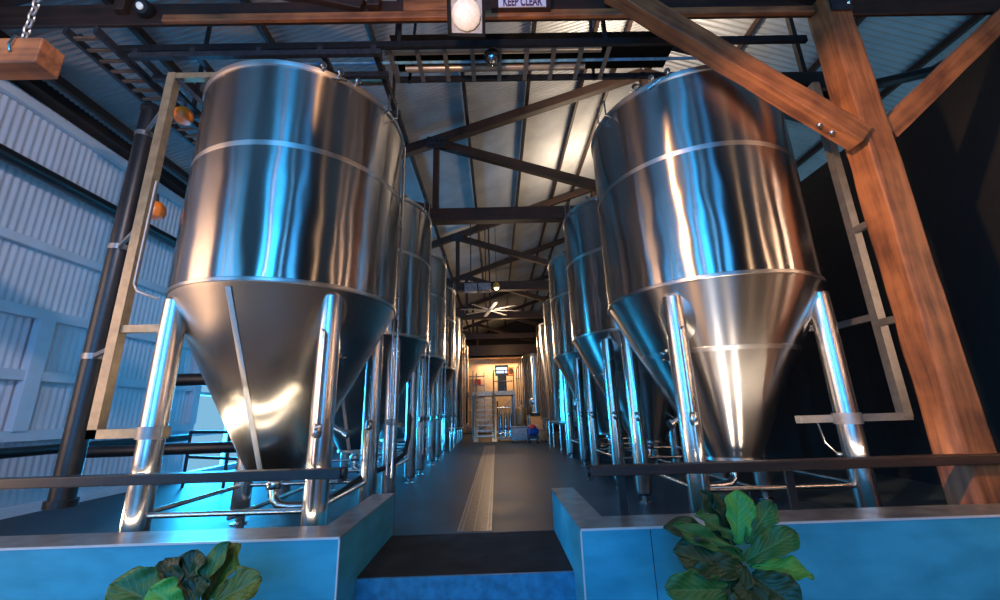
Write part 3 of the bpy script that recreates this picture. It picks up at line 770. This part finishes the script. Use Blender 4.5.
MB().bb(-1.2, .98, YS + 1.4, YS + 3.6, 2.12, 2.32).build('deck', PALE, t)
for x in (-1.15, .9):
    for y in (YS + 1.45, YS + 3.5): MB().bb(x - .05, x + .05, y - .05, y + .05, 0, 2.12).build('column', GALV, t)
for x in (-1.15, -.1, .45, .9): MB().tube([(x, YS + 1.42, 2.3), (x, YS + 1.42, 3.35)], .025, 8).build('railing_post', GALV, t)
for z in (2.8, 3.35): MB().tube([(-.1, YS + 1.42, z), (.9, YS + 1.42, z)], .025, 8).build('railing_bar', GALV, t)
MB().bar((-1.15, YS + 1.45, .2), (.9, YS + 1.45, 2.0), .04, .04, up=(0, 1, 0)).build('cross_brace', GALV, t)
# screen above the platform
t = empty('wall_screen', (.15, YS + 3.2, 3.2), 'lit blue-white monitor screen above the platform', 'screen')
MB().bb(-.02, .72, YS + 3.2, YS + 3.28, 3.22, 3.80).build('bezel', BLACK, t)
MB().bb(.05, .65, YS + 3.19, YS + 3.2, 3.36, 3.68).build('display', emit('screen_glow', (.55, .75, 1), 2.2), t)
MB().bb(.10, .60, YS + 3.24, YS + 3.34, 2.32, 3.3).build('stand', BLACK, t)
# control cabinets and clutter
def crate(name, x, y, sx, sy, sz, mat, label, cat, lid=None):
    t = empty(name, (x, y, 0), label, cat)
    b = MB(); b.bb(x - sx / 2, x + sx / 2, y - sy / 2, y + sy / 2, .08, sz, bevel=.03)
    b.build('body', mat, t)
    MB().bb(x - sx / 2 - .02, x + sx / 2 + .02, y - sy / 2 - .02, y + sy / 2 + .02, sz, sz + .05, bevel=.01).build('rim', lid or mat, t)
    for dx in (-1, 1):
        MB().lathe([(.04, -.02), (.04, .02)], (x + dx * (sx / 2 - .06), y - sy / 2 + .05, .04), 12, (1, 0, 0)).build('caster', RUBBER, t)
        MB().lathe([(.04, -.02), (.04, .02)], (x + dx * (sx / 2 - .06), y + sy / 2 - .05, .04), 12, (1, 0, 0)).build('caster', RUBBER, t)
crate('storage_bin', .98, 19.2, .72, .6, .62, GREYP, 'grey wheeled storage bin on floor right of the stair', 'bin')
crate('chemical_drum_box', 1.62, 18.9, .36, .4, .66, WHITE, 'white lidded box on floor beside the grey bin', 'box')
crate('cardboard_box', 2.0, 18.6, .3, .3, .5, CARD, 'brown cardboard box near the white lidded box', 'box')
t = empty('mobile_pump', (1.52, 18.0, 0), 'small dark pump cart with red cover near the far right tanks', 'pump')
MB().bb(1.3, 1.75, 17.8, 18.2, .2, .32).build('cart_deck', DSTEEL, t)
for dx in (1.35, 1.7):
    for dy in (17.85, 18.15): MB().lathe([(.1, -.025), (.1, .025)], (dx, dy, .1), 14, (1, 0, 0)).build('wheel', RUBBER, t)
MB().lathe([(.14, -.2), (.16, -.1), (.16, .1), (.12, .2)], (1.53, 18.0, .48), 20, (1, .2, 0)).build('motor', BLUEP, t)
MB().lathe([(.17, 0), (.16, .08), (.06, .16)], (1.5, 17.95, .62), 20).build('cover', REDP, t)
t = empty('filter_skid', (.55, 20.0, 0), 'steel filter skid with blue valves under the platform', 'machine')
MB().bb(.05, .75, 19.7, 20.3, .1, .16).build('base_plate', GALV, t)
for x in (.18, .42, .64): 
    v = MB().lathe([(.02, .16), (.09, .2), (.09, 1.2), (.05, 1.3), (.02, 1.45)], (x, 20.0, 0), 20).build('filter_housing', PIPE, t)
for z in (.35, 1.5): MB().tube([(.05, 19.85, z), (.75, 19.85, z)], .035, 10).tube([(.05, 19.85, z), (.05, 19.85, 1.8)], .03, 8).build('manifold', PIPE, t)
for x in (.18, .42, .64): MB().lathe([(.05, -.05), (.05, .05)], (x, 19.85, .55), 14).tube([(x, 19.8, .55), (x + .12, 19.74, .6)], .02, 8).build('valve', BLUEP, t)
for x in (.1, .7):
    for y in (19.75, 20.25): MB().lathe([(.03, 0), (.03, .1)], (x, y, 0), 10).build('foot', RUBBER, t)
t = empty('hopper', (1.15, 19.95, 0), 'small conical-lidded tan vessel behind the grey bin', 'vessel')
MB().lathe([(.05, .35), (.26, .6), (.26, 1.35), (.22, 1.45), (.05, 1.5)], (1.15, 19.95, 0), 24).build('vessel_body', TANST, t)
for k in range(3):
    a = k * 2.1; MB().tube([(1.15 + .24 * math.cos(a), 19.95 + .24 * math.sin(a), .7), (1.15 + .3 * math.cos(a), 19.95 + .3 * math.sin(a), 0)], .03, 8).build('leg', PIPE, t)
t = empty('pipe_bank', (1.2, 20.9, 0), 'bank of upright steel pipes with valves right of the platform', 'pipes')
for k, x in enumerate((1.06, 1.16, 1.26)):
    MB().lathe([(.04, 0), (.04, .02), (.03, .03)], (x, 20.75, 0), 10).tube([(x, 20.75, 0), (x, 20.75, 3.3 + .15 * k), (x + .05, 20.9, 3.5 + .15 * k)], .028, 8).build('riser', PIPE, t)
    MB().lathe([(.05, -.06), (.05, .06)], (x, 20.75, 1.1 + .3 * k), 12).tube([(x, 20.72, 1.1 + .3 * k), (x, 20.6, 1.15 + .3 * k)], .012, 6).build('valve', PIPE, t)
for z in (.5, 1.8, 2.9): MB().bb(1.0, 1.32, 20.78, 20.82, z - .02, z + .02).build('cross_bar', GALV, t)
# kitchen shelving against the lit far wall
t = empty('shelf_unit', (-1.35, YB + .8, 0), 'metal shelf unit in the warm-lit room at far end', 'shelves')
for z in (.3, 1.3, 2.2, 3.0, 3.6): MB().bb(-1.95, -.75, YB + .6, YB + 1.05, z, z + .05).build('shelf', GALV, t)
for x in (-1.93, -.77): MB().bb(x - .025, x + .025, YB + .6, YB + .65, 0, 3.9).build('upright', GALV, t)
for i, (x, z, mt_, nm) in enumerate(((-1.7, 3.05, CARD, 'brown'), (-1.2, 3.05, REDP, 'red'), (-1.5, 2.25, CARD, 'tan'), (-1.0, 2.25, GREYP, 'grey'))):
    o = MB().bb(x - .2, x + .2, YB + .65, YB + 1.0, z, z + .38, bevel=.02).build('shelf_carton', mt_)
    tag(o, '%s carton on the %s shelf in the warm-lit room at far end' % (nm, 'upper' if z > 3 else 'lower'), 'box', 'cartons on the far shelves')
t = empty('notice_frame', (1.05, YB + 1.15, 3.9), 'orange framed notice on far lit wall', 'picture')
MB().bb(.85, 1.25, YB + 1.15, YB + 1.2, 3.7, 4.25).build('frame', ORANGE, t)
MB().bb(.92, 1.18, YB + 1.14, YB + 1.15, 3.77, 4.18).build('print', DWOOD, t)

# ceiling fan
fxp = (-.15, 16.1, 5.35)
t = empty('ceiling_fan', fxp, 'wide multi-bladed grey ceiling fan hanging over the far aisle', 'fan')
MB().lathe([(.05, -.1), (.16, -.06), (.18, .06), (.08, .12)], fxp, 24).build('motor_hub', GALV, t)
MB().tube([fxp, (fxp[0], fxp[1], roof_z(-.15) - .02)], .03, 10).build('down_rod', DSTEEL, t)
for k in range(8):
    a = k * PI / 4 + .2; dv = Vector((math.cos(a), math.sin(a), 0))
    g = MB().bar(Vector(fxp) + dv * .15 - Vector((0, 0, .03)), Vector(fxp) + dv * 1.2 - Vector((0, 0, .03)), .14, .012); g.build('blade', GALV, t)
# hanging heater / light units further back
t = empty('duct_heater', (-.62, 15.6, 6.15), 'pale blue-grey heater box hung below the third truss', 'heater')
MB().bb(-1.15, -.65, 15.5, 15.9, 6.0, 6.3, bevel=.02).build('left_panel', GREYP, t)
MB().bb(-.6, -.1, 15.5, 15.9, 6.0, 6.3, bevel=.02).build('right_panel', GREYP, t)
MB().bb(-1.15, -.1, 15.66, 15.74, 6.3, 6.36).bar((-.9, 15.7, 6.3), (-.9, 15.7, roof_z(-.9)), .04, .04, up=(0, 1, 0)).bar((-.3, 15.7, 6.3), (-.3, 15.7, roof_z(-.3)), .04, .04, up=(0, 1, 0)).build('hanger', DSTEEL, t)
t = empty('pendant_lamp', (.12, 15.4, 6.1), 'small yellow-lit pendant lamp beside the hanging heater box', 'lamp')
MB().lathe([(.14, -.06), (.13, .08), (.06, .16)], (.12, 15.4, 6.1), 18).build('shade', YELLOW, t)
MB().ball((.12, 15.4, 6.03), .09).build('bulb', emit('lamp_glow', (1, .72, .35), 6), t)
MB().tube([(.12, 15.4, 6.24), (.12, 15.4, roof_z(.12) - .02)], .012, 6).build('cord', DSTEEL, t)

# ------------------------------------------------------------------ plants
def leaf(base, tip, nrm, width, curl, mat, parent, ruffle=1.0, seed=0):
    base, tip, nrm = Vector(base), Vector(tip), Vector(nrm).normalized()
    ax = tip - base; L = ax.length; ax /= L
    sd = ax.cross(nrm).normalized(); n = sd.cross(ax).normalized()
    NU, NV = 22, 13
    bm = bmesh.new(); uvl = bm.loops.layers.uv.new('UVMap'); vs = []
    for i in range(NU):
        s = i / (NU - 1)
        # fiddle outline: waist low, broad rounded top
        wv = (.22 + .95 * s ** 1.1) * max(0, 1 - max(0, (s - .50) / .52) ** 3) + .16 * math.sin(PI * s) + .10 * math.exp(-((s - .16) / .1) ** 2)
        if i == 0: wv = .02
        if i == NU - 1: wv = .14
        row = []
        for j in range(NV):
            q = j / (NV - 1) * 2 - 1
            wav = 1 + .10 * ruffle * math.sin(s * 19 + seed * 2 + (3 if q > 0 else 0)) * abs(q)
            p = base + ax * (L * s) + sd * (q * width * wv * wav)
            lift = -curl * L * s * s + width * .30 * abs(q) ** 1.6 * wv + ruffle * .020 * math.sin(s * 15 + seed + q * 3) * abs(q) - .012 * (1 - min(1, abs(q) * 6))
            row.append(bm.verts.new(p + n * lift))
        vs.append(row)
    for i in range(NU - 1):
        for j in range(NV - 1):
            f = bm.faces.new((vs[i][j], vs[i][j + 1], vs[i + 1][j + 1], vs[i + 1][j])); f.smooth = True
            for lp, (a, c_) in zip(f.loops, ((i, j), (i, j + 1), (i + 1, j + 1), (i + 1, j))):
                lp[uvl].uv = (c_ / (NV - 1), a / (NU - 1))
    bmesh.ops.translate(bm, verts=bm.verts, vec=-Vector(ORG[parent.name]))
    me = bpy.data.meshes.new('leaf'); bm.to_mesh(me); bm.free(); me.materials.append(mat)
    o = bpy.data.objects.new('leaf', me); COL.objects.link(o); o.parent = parent
    md = o.modifiers.new('thick', 'SOLIDIFY'); md.thickness = .003
    return o

def fig_plant(cx, cy, top, leaves, label):
    t = empty('fiddle_leaf_fig', (cx, cy, ZLOW), label, 'plant', 'broad-leaved plants in front of the low walls')
    MB().lathe([(.15, ZLOW), (.18, ZLOW + .02), (.21, ZLOW + .26), (.215, ZLOW + .28), (.19, ZLOW + .28), (.185, ZLOW + .24)], (cx, cy, 0), 32).build('pot', POT, t)
    MB().lathe([(.05, ZLOW + .2), (.188, ZLOW + .22), (.188, ZLOW + .245), (.02, ZLOW + .25)], (cx, cy, 0), 24).build('soil', SOIL, t)
    MB().tube([(cx, cy, ZLOW + .22), (cx + .01, cy, (ZLOW + top) / 2), (cx, cy - .01, top)], .014, 8, radii=[.02, .016, .008]).build('stem', STEM, t)
    for i, (b, tp, n, w_, cu_, mi) in enumerate(leaves):
        leaf(b, tp, n, w_ * 1.12, cu_, SKIN_LEAF[mi], t, seed=i * 1.7)
right_leaves = [
    ((1.683, 3.22, 0.398), (1.796, 3.28, 0.742), (-0.25, -1, 0.15), 0.095, 0.05, 0),
    ((1.731, 3.2, 0.415), (2.02, 3.26, 0.658), (-0.5, -1, 0.2), 0.075, 0.06, 3),
    ((1.693, 3.28, 0.381), (1.567, 3.38, 0.739), (0.5, -0.9, 0.5), 0.09, 0.12, 1),
    ((1.663, 3.3, 0.441), (1.72, 3.4, 0.709), (0.2, -1, 0.3), 0.09, 0.12, 1),
    ((1.682, 3.18, 0.366), (1.224, 3.1, 0.637), (0.1, -0.5, 0.9), 0.1, 0.25, 1),
    ((1.672, 3.14, 0.33), (1.21, 3.0, 0.599), (0.35, -0.85, 0.35), 0.065, 0.12, 3),
    ((1.663, 3.14, 0.318), (2.033, 3.08, 0.53), (-0.2, -0.75, 0.6), 0.085, 0.2, 3),
    ((1.689, 3.12, 0.3), (2.054, 3.02, 0.338), (-0.1, -0.55, 0.8), 0.075, 0.3, 0),
    ((1.59, 3.05, 0.279), (1.167, 2.98, 0.459), (0.1, -0.8, 0.6), 0.12, 0.12, 1),
    ((1.634, 3.08, 0.314), (1.187, 2.85, 0.19), (0.1, -0.9, 0.5), 0.15, 0.15, 1),
    ((1.671, 3.08, 0.26), (1.825, 2.88, 0.158), (-0.2, -0.9, 0.5), 0.125, 0.2, 1),
    ((1.502, 3.0, 0.209), (1.031, 2.82, 0.29), (0.2, -0.9, 0.35), 0.1, 0.1, 3),
    ((1.623, 3.05, 0.243), (1.499, 2.8, 0.104), (0, -0.9, 0.5), 0.13, 0.1, 1),
    ((1.653, 3.22, 0.431), (1.438, 3.2, 0.622), (0.2, -0.6, 0.7), 0.07, 0.15, 3),
]
left_leaves = [
    ((-2.03, 2.95, 0.221), (-2.373, 2.86, 0.436), (0.2, -0.8, 0.6), 0.125, 0.2, 3),
    ((-2.033, 3.0, 0.233), (-2.051, 3.08, 0.523), (-0.1, -1, 0.2), 0.115, 0.1, 1),
    ((-1.97, 2.98, 0.239), (-1.821, 3.06, 0.569), (-0.45, -0.9, 0.2), 0.085, 0.08, 3),
    ((-1.88, 3.02, 0.242), (-1.777, 3.1, 0.551), (-0.2, -1, 0.1), 0.1, 0.05, 2),
    ((-1.821, 2.98, 0.234), (-1.552, 3.0, 0.378), (-0.2, -0.95, 0.4), 0.1, 0.1, 2),
    ((-1.98, 2.93, 0.227), (-2.495, 2.86, 0.345), (0.1, -0.6, 0.8), 0.07, 0.25, 3),
    ((-1.917, 2.9, 0.238), (-1.91, 2.98, 0.407), (0, -1, 0.4), 0.09, 0.1, 1),
    ((-1.922, 2.88, 0.246), (-2.12, 2.84, 0.393), (0.1, -0.8, 0.5), 0.09, 0.2, 0),
    ((-2.034, 2.98, 0.22), (-2.243, 3.05, 0.48), (0.2, -1, 0.3), 0.1, 0.15, 1),
]
fig_plant(1.651, 3.12, 0.336, right_leaves, 'bright green broad-leaved plant in front of the right low wall')
fig_plant(-1.985, 2.95, 0.251, left_leaves, 'dark and olive broad-leaved plant in front of the left low wall')

# ------------------------------------------------------------------ light
def area(name, loc, target, sx, sy, col, power, spread=None):
    l = bpy.data.lights.new(name, 'AREA'); l.shape = 'RECTANGLE'; l.size = sx; l.size_y = sy; l.energy = power; l.color = col
    if spread: l.spread = spread
    o = bpy.data.objects.new(name, l); COL.objects.link(o); o.location = loc
    o.rotation_euler = (Vector(target) - Vector(loc)).to_track_quat('-Z', 'Y').to_euler()
    return o
def point(name, loc, col, power, r=.12):
    l = bpy.data.lights.new(name, 'POINT'); l.energy = power; l.color = col; l.shadow_soft_size = r
    o = bpy.data.objects.new(name, l); COL.objects.link(o); o.location = loc; return o
def spot(name, loc, target, col, power, ang, r=.08):
    l = bpy.data.lights.new(name, 'SPOT'); l.energy = power; l.color = col; l.shadow_soft_size = r; l.spot_size = math.radians(ang); l.spot_blend = .6
    o = bpy.data.objects.new(name, l); COL.objects.link(o); o.location = loc
    o.rotation_euler = (Vector(target) - Vector(loc)).to_track_quat('-Z', 'Y').to_euler(); return o
CYAN = (.02, .45, 1.0); WARM = (1.0, .62, .32)
# daylight through the glazed bays of the front wall
for i, (a, bx) in enumerate(WF):
    area('window_daylight', ((a + bx) / 2, YF - .25, 3.75), ((a + bx) / 2, 0, 3.75), bx - a, 7.2, [(.01, .40, 1), (.35, .52, 1), (.01, .38, 1), (.10, .45, 1), (.01, .34, 1)][i], [290, 140, 520, 90, 190][i])
# daylight through the windows of the left wall near the camera and the far opening
for y, wd, pw, cl in ((-5.7, 1.3, 150, (.02, .40, 1)), (-4.3, .7, 110, (.02, .42, 1)), (-3.55, .12, 40, (.7, .7, 1)), (-2.7, .9, 110, (.02, .42, 1)), (-1.7, .10, 28, (.5, .65, 1)), (-.9, .7, 70, (.02, .36, 1))):
    area('window_daylight', (XL - .15, y, 2.9), (0, y, 2.9), wd, 4.8, cl, pw)
area('window_daylight', (XL - .3, 12.1, 1.55), (0, 12.1, 1.0), 3.0, 2.9, CYAN, 2300)
# warm lamps: kitchen and roof uplights; the rest are unseen added fills
area('kitchen_lamp', (.4, YB + .6, 4.5), (.4, YB + .6, 0), 3, .6, WARM, 160)
point('added_far_fill', (.6, 24.5, 5.2), WARM, 150, .2)  # unseen point lights added to warm the far tanks and floor
point('added_far_fill', (.3, 17.3, 4.3), (1, .74, .50), 230, .2)
area('roof_uplight', (0, 34, 6.0), (0, 34, 11), 3, 3, WARM, 130)
area('roof_uplight', (4.3, 7.0, 8.6), (3.6, 7.6, 11), .5, 2.0, (1, .80, .60), 330)
area('roof_uplight', (4.3, 13.0, 8.6), (3.6, 13.0, 11), .5, 2.5, (1, .78, .56), 290)
spot('added_warm_fill', (-.4, 1.2, 4.7), (4.5, 4.1, 3.1), (1, .56, .28), 2000, 58)  # unseen spot added to warm the post and brace
o = area('added_reflection_panel', (-7.1, 2.4, 2.4), (-2.6, 4.6, 2.2), 2.0, 4.2, (1, .62, .38), 85, math.radians(120))  # unseen panel added for the warm bands reflected in the tanks
spot('added_wall_fill', (-2.4, .6, 5.6), (-7.6, 6.4, 3.0), (1, .80, .80), 620, 80)  # unseen spot added to brighten the left wall sheets
# left floor uplight; the other lights below are added
spot('cone_light', (-5.15, 4.75, .2), (-2.7, 4.9, 1.7), (1, .82, .60), 260, 70, .07)
spot('cone_light', (2.5, 4.08, .08), (2.75, 4.8, 1.9), (1, .86, .70), 90, 80, .05)  # no fixture; added for the bright streak on the right cone
spot('cone_light', (3.12, 4.10, .08), (3.05, 4.8, 1.9), (1, .84, .66), 70, 80, .05)  # second added streak on the same cone
area('added_cone_strip', (-2.9, 4.07, .83), (-2.9, 4.9, 1.7), 2.6, .02, (1, .84, .62), 7, math.radians(150))  # added strips, no fixture, draw bright arcs on the left cone
area('added_cone_strip', (-2.9, 3.98, .40), (-2.9, 4.9, 1.5), 2.6, .02, (1, .84, .62), 3, math.radians(150))
area('added_cone_strip', (3.2, 4.07, .78), (3.2, 4.9, 1.7), 2.4, .02, (1, .84, .66), 7, math.radians(150))  # added strip to warm the right cone
spot('added_warm_fill', (-.6, 1.4, 4.4), (-.9, 4.2, 6.4), (1, .55, .26), 420, 80)  # unseen spot added to warm the front beam boards
spot('added_floor_fill', (-3.0, 1.0, 5.5), (-3.0, 1.6, -.36), (1, .74, .50), 380, 75)  # unseen spots added so the cones reflect a warm floor
spot('added_floor_fill', (2.6, 1.0, 5.5), (2.6, 1.6, -.36), (1, .74, .50), 130, 70)
area('added_warm_fill', (6.6, -5.6, 3.2), (3.0, 5.4, 3.5), .7, 4.0, (1, .66, .40), 60)  # tall unseen panels added for warm streaks on the tank shells
area('added_warm_fill', (7.0, -.6, 3.4), (2.9, 5.4, 3.5), .2, 3.2, (1, .62, .38), 30)
area('added_warm_fill', (7.0, 1.0, 3.2), (-2.6, 4.4, 3.5), .3, 3.2, (1, .62, .40), 40)
area('added_warm_fill', (7.0, 2.6, 3.4), (-2.6, 5.0, 3.5), .12, 3.2, (1, .66, .46), 26)

world = bpy.data.worlds.new('world'); scene.world = world; world.use_nodes = True
bg = world.node_tree.nodes['Background']; bg.inputs[0].default_value = (.30, .68, 1.0, 1); bg.inputs[1].default_value = .9

scene.view_settings.view_transform = 'Standard'; scene.view_settings.look = 'None'
scene.view_settings.gamma = 1; scene.view_settings.use_curve_mapping = False
scene.view_settings.exposure = -.3
scene.cycles.use_denoising = True
scene.cycles.max_bounces = 8; scene.cycles.diffuse_bounces = 3; scene.cycles.glossy_bounces = 5
scene.cycles.sample_clamp_indirect = 6
scene.cycles.caustics_reflective = True
